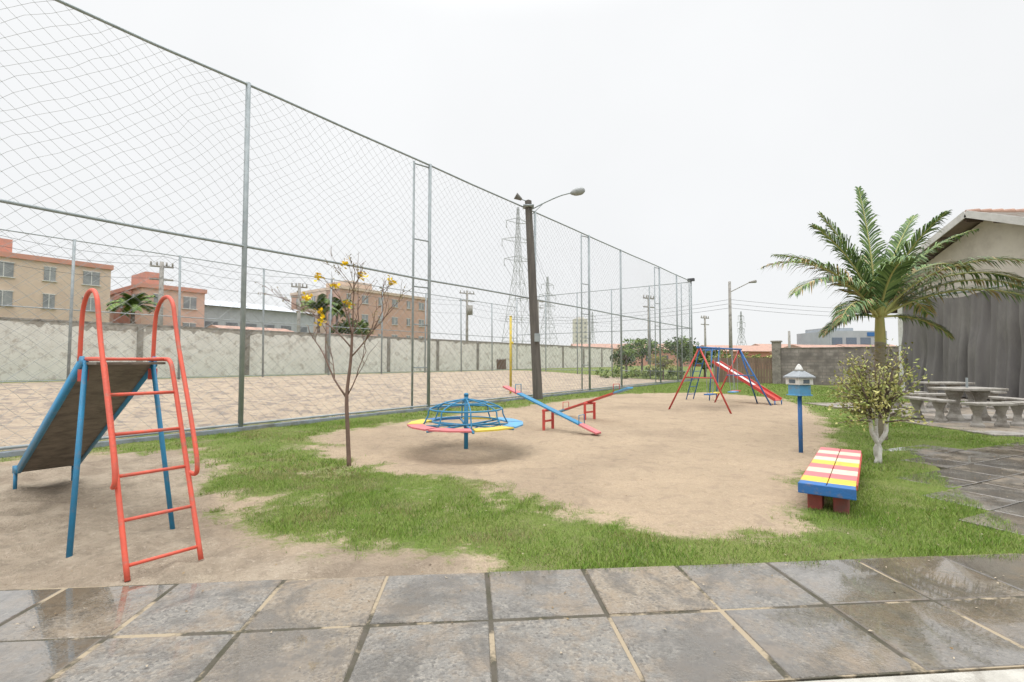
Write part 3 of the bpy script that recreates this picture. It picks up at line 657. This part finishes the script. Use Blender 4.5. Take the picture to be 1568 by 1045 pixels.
mb.obj('leaves_and_flowers',[mat('sapling_leaf',(.24,.20,.09)),mat('yellow_flower',(.90,.66,.02),(.85,.58,.02),rough=.6)],sp)

def tree(name,loc,h,rad,nl,size,mats=LF,clumps=26,trunk=.12,cz=None):
    gp=group(name,(loc[0],loc[1],float(gz(loc[0],loc[1])))); mb=MB(); cz=cz or h-rad[2]
    mb.tube(smooth_pts([(0,0,-.1),(.03,0,cz*.5),(0,0,cz)],4),[trunk*(1-.05*i) for i in range(9)],8)
    for i in range(9):
        a=rng.uniform(0,6.28); mb.tube([(0,0,cz*.75),(rad[0]*.4*math.cos(a),rad[1]*.4*math.sin(a),cz),(rad[0]*.75*math.cos(a),rad[1]*.75*math.sin(a),cz+rng.uniform(-.3,.5)*rad[2])],[trunk*.5,trunk*.3,trunk*.1],5)
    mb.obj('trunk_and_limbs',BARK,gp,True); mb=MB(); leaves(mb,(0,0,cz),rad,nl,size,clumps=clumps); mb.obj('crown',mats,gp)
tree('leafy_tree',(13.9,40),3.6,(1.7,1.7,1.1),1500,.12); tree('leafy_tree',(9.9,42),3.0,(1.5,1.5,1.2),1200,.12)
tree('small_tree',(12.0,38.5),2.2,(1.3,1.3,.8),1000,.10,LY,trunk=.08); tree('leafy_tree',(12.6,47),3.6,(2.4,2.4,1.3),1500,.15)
tree('leafy_tree',(17.5,44),3.2,(2.4,2,1.2),1400,.15)
hg=group('hedge',(15.6,34.4,0),math.atan2(-.6,.8)); mb=MB()
for k in range(7): leaves(mb,(-1.6+k*.75,.3,1.55),(.6,.5,.55),380,.08,clumps=10)
mb.obj('foliage',[LY[1],LY[0],LF[1]],hg)
hg=group('hedge',(8.3,38.5,0),.2); mb=MB()
for k in range(9): leaves(mb,(-1+k*.8,rng.uniform(-.4,.4),.5),(.65,.6,.6),260,.09,clumps=8)
mb.obj('foliage',[LY[1],LF[0],LF[1]],hg)
def farpalm(loc,h,ln,seed):
    gp=group('palm_tree',loc); mb=MB(); mb.tube([(0,0,0),(0,0,h)],[.2,.14],8); mb.obj('trunk',BARK,gp,True); lf=MB()
    for i in range(16):
        az=i*6.283/16+rng.uniform(-.2,.2); el=rng.uniform(20,80); dr=rng.uniform(60,110); hd=Vector((math.cos(az),math.sin(az),0)); side=Vector((-hd.y,hd.x,0)); p=Vector((0,0,h)); K=12
        for j in range(K):
            an=R(el-dr*j/K); d=hd*math.cos(an)+Vector((0,0,math.sin(an))); q=p+d*ln/K
            for sg in(-1,1):
                for z_ in(0,.5):
                    c=p.lerp(q,z_); e=c+side*sg*ln*.22+d*.1*ln-Vector((0,0,.12*ln)); lf.add([c,c+d*.08*ln,e],[(0,1,2)],rng.randrange(3))
            p=q
    lf.obj('fronds',LF,gp)
farpalm((L(9.0,40)[0],L(9.0,40)[1],.6),5.6,2.0,1); farpalm((L(24,36)[0],L(24,36)[1],.6),6.4,2.4,2); farpalm((L(27.5,38)[0],L(27.5,38)[1],.6),6.8,2.2,3)
tree('distant_tree',L(29.5,38)[:2],6.2,(2.5,2.5,1.6),1200,.22)

# ---------------------------------------------------------------- apartment buildings
def apt(name,s0,s1,d,depth,h,floors,cw,ca_,base=.6,wins=2.6):
    gp=group(name,(L(s0,d)[0],L(s0,d)[1],base),ROT); Ln=s1-s0
    mb=MB(); mb.box((Ln/2,depth/2,h/2),(Ln,depth,h)); mb.obj('walls',cw,gp)
    mb=MB(); mb.box((Ln/2,depth/2,h+.2),(Ln+.3,depth+.3,.4)); mb.box((Ln/2,-.06,h*.0+.6),(Ln+.02,.1,1.2))
    mb.box((Ln*.3,depth*.4,h+1.0),(Ln*.28,depth*.4,1.6)); 
    mb.box((-.06,depth/2,h/2),(.1,depth*.5,h-.1)); mb.obj('parapet_and_trim',ca_,gp)
    wn=MB(); fm=MB(); fh=h/floors; k=max(2,int(Ln/wins))
    for i in range(k):
        for f in range(floors):
            x=(i+.5)*Ln/k; z=f*fh+fh*.58; w_=1.1 if i%2 else .7
            wn.box((x,-.03,z),(w_,.04,1.1)); fm.box((x,-.035,z),(.05,.06,1.12)); fm.box((x,-.05,z-.6),(w_+.2,.12,.07)); fm.box((x,-.035,z+.58),(w_+.12,.06,.06))
    for i in range(3):
        for f in range(floors):
            y=(i+.5)*depth/3; z=f*fh+fh*.58; wn.box((-.13,y,z),(.04,.9,1.1)); fm.box((-.14,y,z),(.05,.05,1.12))
            wn.box((Ln+.03,y,z),(.04,.9,1.1))
    wn.obj('windows',mat('window_glass',(.20,.21,.22),(.32,.33,.34),rough=.2,scale=1),gp); fm.obj('window_frames',WHITE,gp)
TERR=mat('terracotta_render',(.58,.29,.22),(.52,.26,.20),scale=.6,dirt=(.44,.26,.21),dscale=.5); BEI=mat('beige_render',(.64,.51,.41),(.57,.45,.36),scale=.5,dirt=(.50,.38,.31),dscale=.6); PEA=mat('peach_render',(.61,.41,.33),(.55,.37,.30),scale=.6)
apt('apartment_building',-14,-2.6,41.0,12,10.2,4,TERR,PEA); apt('apartment_building',-2.4,8.2,43.2,10,9.0,4,BEI,TERR)
apt('apartment_building',10.2,15.4,42.2,10,7.6,3,PEA,TERR)
apt('apartment_building',35.5,52.4,49.4,13,11.2,4,mat('brown_render',(.52,.34,.27),(.46,.30,.24),scale=.5),BEI)
wh=group('warehouse',(L(17.5,49.4)[0],L(17.5,49.4)[1],.6),ROT); mb=MB(); mb.box((6,10,3.6),(16,20,7.2)); mb.obj('walls',mat('grey_cladding',(.44,.46,.48),(.39,.41,.43),scale=1,stretch=(4,4,.1)),wh)
mb=MB(); mb.add([(-2.4,-.4,7.2),(14.4,-.4,7.2),(14.4,10,9),(-2.4,10,9),(14.4,20.4,7.2),(-2.4,20.4,7.2)],[(0,1,2,3),(3,2,4,5),(0,3,5),(1,4,2)]); mb.obj('roof',mat('zinc_roof',(.55,.58,.61),rough=.5),wh)
mb=MB(); 
for k in range(7): mb.box((-.8+k*2.2,-.03,5.0),(1.3,.04,.8))
mb.obj('windows',mat('wh_window',(.2,.21,.23)),wh)
CLAY=mat('clay_roof',(.46,.28,.21),(.38,.24,.19),scale=2,dirt=(.27,.18,.15),dscale=1)
def house(name,s0,s1,d,dep,h,rh,cw):
    gp=group(name,(L(s0,d)[0],L(s0,d)[1],.6),ROT); Ln=s1-s0; mb=MB(); mb.box((Ln/2,dep/2,h/2),(Ln,dep,h)); mb.obj('walls',cw,gp)
    mb=MB(); e=.4; mb.add([(-e,-e,h),(Ln+e,-e,h),(Ln+e,dep/2,h+rh),(-e,dep/2,h+rh),(Ln+e,dep+e,h),(-e,dep+e,h)],[(0,1,2,3),(3,2,4,5),(0,3,5),(1,4,2),(0,5,4,1)]); mb.obj('roof',CLAY,gp)
    wn=MB(); k=max(1,int(Ln/3))
    for i in range(k): wn.box(((i+.5)*Ln/k,-.03,h*.55),(1.1,.05,1.0))
    wn.obj('windows',mat('house_window',(.15,.15,.17)),gp)
house('tiled_roof_house',14,20,33,6,3.4,.7,TERR); house('tiled_roof_house',24,31,33,6,3.2,.7,PEA)
def freehouse(name,x,y,w,dp_,h,rh,rz,cw,base=0):
    gp=group(name,(x,y,base),rz); mb=MB(); mb.box((0,0,h/2),(w,dp_,h)); mb.obj('walls',cw,gp); mb=MB(); e=.5
    mb.add([(-w/2-e,-dp_/2-e,h),(w/2+e,-dp_/2-e,h),(w/2+e,0,h+rh),(-w/2-e,0,h+rh),(w/2+e,dp_/2+e,h),(-w/2-e,dp_/2+e,h)],[(0,1,2,3),(3,2,4,5),(0,3,5),(1,4,2),(0,5,4,1)]); mb.obj('roof',CLAY,gp)
    wn=MB()
    for k in range(int(w/3)): wn.box((-w/2+1.5+k*3,-dp_/2-.03,h*.55),(1.1,.05,1.1))
    wn.obj('windows',mat('hw',(.15,.15,.17)),gp)
for x,y,w,h in((28,95,12,3.6),(42,90,14,3.2),(20,110,12,4.2),(56,100,12,3.8),(62,85,10,3.2),(36,120,16,4.6),(47,75,8,2.8)):
    freehouse('tiled_roof_house',x,y,w,8,h,1.2,rng.uniform(-.3,.3),rng.choice((BEI,PEA,TERR)))
ob=group('office_building',(61,90,0)); mb=MB(); mb.box((0,0,3.4),(10,10,6.8)); mb.box((-2,0,7.1),(5,6,.7)); mb.obj('walls',mat('grey_facade',(.40,.43,.46),(.34,.37,.4),scale=.5),ob); mb=MB()
for k in range(4):
    for f in(2.2,5): mb.box((-3.8+k*2.5,-5.03,f),(1.8,.05,1.2))
mb.obj('windows',mat('ow',(.16,.2,.26),rough=.2),ob); mb=MB(); mb.box((3,-5.06,6.2),(3.0,.06,.7)); mb.obj('blue_sign',BLUE,ob)
tw=group('distant_tower_block',(46.5,330,0)); mb=MB(); mb.box((0,0,15),(9,9,30)); mb.box((0,0,30.4),(5,5,1.6)); mb.obj('walls',mat('pale_render',(.68,.64,.58)),tw)
mb=MB()
for f in range(9):
    for k in range(3): mb.box((-3+k*3,-4.54,3+f*3),(1.3,.06,1.3))
mb.obj('windows',mat('tw',(.35,.35,.36)),tw)
th=group('distant_trees'); mb=MB()
for i in range(60):
    x=rng.uniform(-60,150); y=rng.uniform(120,200); leaves(mb,(x,y,rng.uniform(1.2,2.4)),(rng.uniform(4,8),3,rng.uniform(2,3.0)),90,.8,clumps=8)
mb.obj('crowns',[mat('hazy_leaf_%d'%i,c) for i,c in enumerate(((.24,.29,.17),(.19,.24,.14),(.15,.19,.12)))],th)

# ---------------------------------------------------------------- pylons, utility poles, wires
STEEL=mat('pylon_steel',(.42,.43,.44),(.36,.37,.38),rough=.6)
def pylon(x,y,h,bw_,rz,r):
    gp=group('electricity_pylon',(x,y,0),rz); mb=MB(); lv=[0,.16,.30,.42,.52,.60,.67,.74,.81,.88,.94,1]
    def w(t): return bw_/2*(1-t/.62)+.10*bw_*(t/.62) if t<.62 else bw_*.10*(1-.75*(t-.62)/.38)
    def c(i,k): t=lv[i]; q=w(t); return (q*(1,-1,-1,1)[k],q*(1,1,-1,-1)[k],h*t)
    for i in range(len(lv)-1):
        for k in range(4):
            mb.tube([c(i,k),c(i+1,k)],r,3); mb.tube([c(i,k),c(i+1,(k+1)%4)],r*.6,3); mb.tube([c(i,(k+1)%4),c(i+1,k)],r*.6,3); mb.tube([c(i+1,k),c(i+1,(k+1)%4)],r*.6,3)
    for t,a in((.66,.13),(.78,.15),(.90,.11)):
        for sg in(-1,1):
            for yy in(-1,1): mb.tube([(0,yy*w(t),h*t),(sg*a*h*.75,0,h*t+.3)],r*.7,3); mb.tube([(0,yy*w(t),h*(t+.035)),(sg*a*h*.75,0,h*t+.3)],r*.7,3)
            mb.tube([(sg*a*h*.75,0,h*t+.3),(sg*a*h*.75,0,h*t-1.6)],r*1.2,4)
    mb.obj('lattice',STEEL,gp); return gp
pylon(1.5,120,40,7.5,.5,.075); pylon(14.8,200,36.5,9,.5,.09); pylon(95,200,22,5,.5,.08); pylon(50,300,32,6,.5,.1)
wr=MB()
def wire(a,b,sag,r=.012):
    a=Vector(a);b=Vector(b); wr.tube([a.lerp(b,i/14)-Vector((0,0,sag*4*(i/14)*(1-i/14))) for i in range(15)],r,3)
def upole(x,y,h,arm=1.8,rz=.6,lamp=False,tr=False):
    gp=group('utility_pole',(x,y,float(gz(x,y))),0); mb=MB(); mb.tube([(0,0,-.1),(0,0,h)],[.17,.11],8)
    c,s_=math.cos(rz),math.sin(rz)
    if arm:
        for z in(h-.3,h-1.1): mb.beam((-arm/2*c,-arm/2*s_,z),(arm/2*c,arm/2*s_,z),.1,.1)
        for t in(-.45,-.2,.2,.45): mb.tube([(arm*t*c,arm*t*s_,h-.25),(arm*t*c,arm*t*s_,h-.02)],.05,6)
    if tr: mb.tube([(.3,-.1,h-2.6),(.3,-.1,h-1.6)],.32,10)
    if lamp: mb.tube(smooth_pts([(0,0,h-.9),(.8,0,h-.5),(1.7,0,h-.05)],3),.04,6); mb.tube([(1.6,0,h-.08),(2.2,0,h+.02)],[.06,.13],8)
    mb.obj('pole',CONC,gp,True)
upole(*L(-2.0,23.5)[:2],7.8,arm=1.2); upole(*L(6.0,24)[:2],7.0,arm=1.2); upole(*L(15.5,25)[:2],7.0,arm=1.2); upole(*L(33.5,23.5)[:2],8.4,tr=True); upole(*L(48,24)[:2],9)
upole(18.1,40,8.1,arm=0,lamp=True); upole(28.7,50,4.6,arm=0); upole(24,60,7,arm=1.6); upole(12.5,44,7.4,arm=1.5)
for z,o_ in((7.9,0),(7.5,.6),(6.6,.2)):
    for s0_,s1_ in((-22,-2),(-2,6),(6,15.5),(15.5,33.5),(33.5,48),(48,75)):
        a=L(s0_,23.7+o_); b=L(s1_,23.7+o_); wire((a[0],a[1],z),(b[0],b[1],z),.35,.011)
for k in range(3): wire((18.1,40,6.6-k*.35),(60,60,8.4-k*.5),.7,.014); wire((18.1,40,6.6-k*.35),(-2,75,8.5-k*.4),.8,.014)
for k,(t,a) in enumerate(((.66,.13),(.78,.15),(.9,.11))):
    for sg in(-1,1): wire((1.5+sg*a*30*.88,120+sg*a*30*.48,40*t-1),(14.8+sg*a*27*.88,200+sg*a*27*.48,36.5*t-1),2.5,.03)
wr.obj('power_lines',BLACK)

# ---------------------------------------------------------------- pavilion
pv=group('pavilion_building'); XW=18.1; Yr=18.25; wl,wr_=22.3,14.2; ridge=7.05; sl_=.43
CRW=mat('cream_render',(.60,.56,.49),(.53,.49,.43),scale=1,dirt=(.42,.38,.33),dscale=.8)
mb=MB(); zl=ridge-sl_*(wl-Yr)-.12
prof=[(wr_,0),(wl,0),(wl,zl),(Yr,ridge-.12),(wr_,zl)]
mb.add([(XW,y,z) for y,z in prof]+[(XW+9,y,z) for y,z in prof],[(0,1,2,3,4)[::-1],(5,6,7,8,9),(0,5,6,1),(1,6,7,2),(2,7,8,3),(3,8,9,4),(4,9,5,0)]); mb.obj('walls',CRW,pv)
def roofz(y): return ridge-sl_*abs(y-Yr)
mb=MB(); ye=25.1; ye2=11.4; x0_=17.4; x1_=27.8
for ya in(ye,ye2):
    v=[(x0_,Yr,ridge),(x0_,ya,roofz(ya)),(x1_,ya,roofz(ya)),(x1_,Yr,ridge)]
    mb.add(v+[(a,b,c+.10) for a,b,c in v],[(0,1,2,3),(7,6,5,4),(0,4,5,1),(1,5,6,2),(2,6,7,3),(3,7,4,0)])
mb.obj('roof_deck',mat('roof_boards',(.24,.19,.16),(.19,.15,.13),scale=3),pv)
mb=MB()
for ya,sg in((ye,1),(ye2,-1)):
    nn_=int(abs(ya-Yr)/.34)
    for i in range(nn_):
        y0=Yr+sg*i*.34; y1=Yr+sg*(i+1.1)*.34
        v=[(x0_-.05,y0,roofz(y0)+.105),(x0_-.05,y1,roofz(y1)+.15),(x1_,y1,roofz(y1)+.15),(x1_,y0,roofz(y0)+.105)]
        mb.add(v+[(a,b,c+.03) for a,b,c in v],[(0,1,2,3),(7,6,5,4),(0,4,5,1),(1,5,6,2),(2,6,7,3),(3,7,4,0)])
mb.obj('roof_tiles',mat('weathered_roof_tiles',(.50,.46,.42),(.42,.37,.33),scale=3,dirt=(.36,.26,.21),dscale=2),pv)
mb=MB()
for i in range(24): mb.tube([(x0_-.06+i*.44,Yr,ridge+.15),(x0_+.42+i*.44,Yr,ridge+.17)],[.07,.10],8)
mb.obj('ridge_tiles',CLAY,pv)
mb=MB()
for ya in(ye,ye2): mb.beam((x0_-.09,Yr,ridge+.06),(x0_-.09,ya,roofz(ya)+.06),.04,.26)
mb.obj('bargeboard',mat('bargeboard_grey',(.58,.57,.55),(.48,.47,.45),scale=3),pv)
mb=MB()
for k,y in enumerate(np.arange(11.8,25,1.1)):
    mb.beam((x0_+.05,float(y),roofz(float(y))-.09),(XW-.01,float(y),roofz(float(y))-.09),.08,.12)
for k in range(5): 
    x=17.6+k*2.2; mb.beam((x,wl+.01,roofz(wl+.01)-.1),(x,24.9,roofz(24.9)-.1),.08,.13)
mb.beam((17.6,24.7,roofz(24.7)-.25),(27,24.7,roofz(24.7)-.25),.12,.16)
mb.obj('rafters',mat('dark_rafter',(.16,.12,.10)),pv)
mb=MB(); mb.box((XW-.08,wl-.12,2.3),(.3,.32,4.6)); mb.tube([(22,24.7,0),(22,24.7,roofz(24.7)-.3)],.09,8); mb.obj('pillars',WHITE,pv)
mb=MB(); K=420; J=26; vs=[]; fs=[]
for i in range(K+1):
    for j in range(J+1):
        t=j/J; y=13.9+(21.9-13.9)*i/K; z=.10+(4.15-.10)*t
        ph=y*6.3+1.6*float(vnoise(y,0,.9,3))*2+.5*math.sin(z*.9+y*.7)
        f=abs(math.sin(ph/2))**.6
        ww=(.10+.18*(1-t))*f+.07*math.sin(y*17+z*.6)*(1-.5*t)+.22*(float(vnoise(y,z,.8,5))-.5)
        yy=y+(-.35*(1-t)*((i/K-.8)/.2) if i>K*.8 else 0)
        vs.append((XW-.42-ww,yy,z-.14*abs(math.sin(y*1.57))*t))
for i in range(K):
    for j in range(J): a=i*(J+1)+j; fs.append((a,a+1,a+J+2,a+J+1))
mb.add(vs,fs); mb.obj('canvas_curtain',mat('grey_canvas',(.165,.155,.15),(.135,.128,.124),scale=1.2,stretch=(1,1,.3),dirt=(.21,.20,.185),dscale=.8,rough=.85,bump=.4,bscale=9,bdist=.03),pv,True)
mb=MB(); mb.tube([(XW-.45,13.9,4.2),(XW-.45,22.0,4.2)],.035,8)
for k in range(9): mb.tube([(XW-.45,14.2+k*.95,4.2),(XW,14.2+k*.95,4.2)],.02,6)
mb.obj('curtain_rail',GALV,pv)

# ---------------------------------------------------------------- concrete tables and benches
ped=[(.17,0),(.17,.05),(.12,.10),(.085,.24),(.12,.36),(.17,.44),(.17,.48)]
CPED=mat('cast_concrete',(.37,.35,.31),(.28,.26,.235),scale=7,dirt=(.17,.15,.125),dscale=4,bump=.3,rough=.9,dlo=.45,dhi=.65)
def cbench(x,y,ln,rz):
    gp=group('concrete_bench',(x,y,.03),rz); mb=MB(); mb.lathe((-ln*.3,0,0),ped,4); mb.lathe((ln*.3,0,0),ped,4); mb.obj('pedestals',CPED,gp,bevel=.008)
    mb=MB(); mb.box((0,0,.51),(ln,.38,.06)); mb.obj('seat_slab',CPED,gp,bevel=.012)
def ctable(x,y,rz,w=1.35,d=.8,pole=False):
    gp=group('concrete_table',(x,y,.03),rz); mb=MB(); pp=[(r*1.4,z*1.55) for r,z in ped]
    mb.lathe((-.36,0,0),pp,4); mb.lathe((.36,0,0),pp,4); mb.obj('pedestals',CPED,gp,bevel=.01); mb=MB(); mb.box((0,0,.775),(w,d,.06)); mb.obj('top',CPED,gp,bevel=.012)
    if pole: mb=MB(); mb.tube([(0,0,.8),(0,0,1.05)],.025,8); mb.obj('umbrella_socket',GALV,gp)
ctable(11.35,12.1,.1,pole=True); cbench(10.4,12.15,1.3,1.45); cbench(10.65,10.85,.95,.05); cbench(11.75,11.05,.9,.05); cbench(12.6,12.2,1.3,1.5)
ctable(13.6,15.3,.1); cbench(12.4,15.3,1.3,1.5); cbench(14.8,15.3,1.3,1.5); cbench(12.0,13.9,1.1,.1)

# ---------------------------------------------------------------- world, sun, camera
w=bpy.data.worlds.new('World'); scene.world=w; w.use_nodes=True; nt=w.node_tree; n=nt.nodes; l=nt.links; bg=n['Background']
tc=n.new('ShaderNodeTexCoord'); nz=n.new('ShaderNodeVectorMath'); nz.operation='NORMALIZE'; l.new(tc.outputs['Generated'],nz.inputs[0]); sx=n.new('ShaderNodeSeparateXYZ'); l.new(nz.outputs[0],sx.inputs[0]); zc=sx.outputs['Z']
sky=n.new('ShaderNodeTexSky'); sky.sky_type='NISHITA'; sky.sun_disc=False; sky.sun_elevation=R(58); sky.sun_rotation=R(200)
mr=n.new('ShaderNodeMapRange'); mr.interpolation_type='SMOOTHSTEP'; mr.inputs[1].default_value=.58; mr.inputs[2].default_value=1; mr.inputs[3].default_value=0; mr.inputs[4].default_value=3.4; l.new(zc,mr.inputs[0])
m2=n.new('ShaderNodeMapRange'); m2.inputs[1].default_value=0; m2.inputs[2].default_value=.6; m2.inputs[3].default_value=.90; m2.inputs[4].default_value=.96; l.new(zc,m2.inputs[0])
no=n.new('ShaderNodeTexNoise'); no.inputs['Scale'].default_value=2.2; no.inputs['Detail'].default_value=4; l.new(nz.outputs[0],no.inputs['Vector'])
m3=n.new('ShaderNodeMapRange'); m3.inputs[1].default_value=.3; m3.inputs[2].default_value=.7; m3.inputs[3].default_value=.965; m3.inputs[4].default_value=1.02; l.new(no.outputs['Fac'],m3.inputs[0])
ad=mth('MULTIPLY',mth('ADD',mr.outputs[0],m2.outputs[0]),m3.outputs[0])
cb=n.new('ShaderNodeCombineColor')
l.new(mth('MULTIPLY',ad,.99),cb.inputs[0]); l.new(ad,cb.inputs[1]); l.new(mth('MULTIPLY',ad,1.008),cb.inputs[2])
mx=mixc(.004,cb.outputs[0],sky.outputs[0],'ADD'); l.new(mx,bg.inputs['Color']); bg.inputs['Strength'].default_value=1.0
sn=bpy.data.lights.new('sun','SUN'); sn.energy=.55; sn.angle=R(50); sn.color=(1,.985,.96); so=bpy.data.objects.new('sun',sn); scene.collection.objects.link(so); so.rotation_euler=(R(32),0,R(-20))
cam=bpy.data.cameras.new('camera'); cam.lens=17; cam.sensor_width=36; cam.clip_end=4000; cam.clip_start=.05; co=bpy.data.objects.new('camera',cam); scene.collection.objects.link(co); co.location=(0,0,1.5); co.rotation_euler=(R(90+2.36),0,0); scene.camera=co
scene.view_settings.view_transform='Standard'; scene.view_settings.look='None'; scene.view_settings.exposure=0
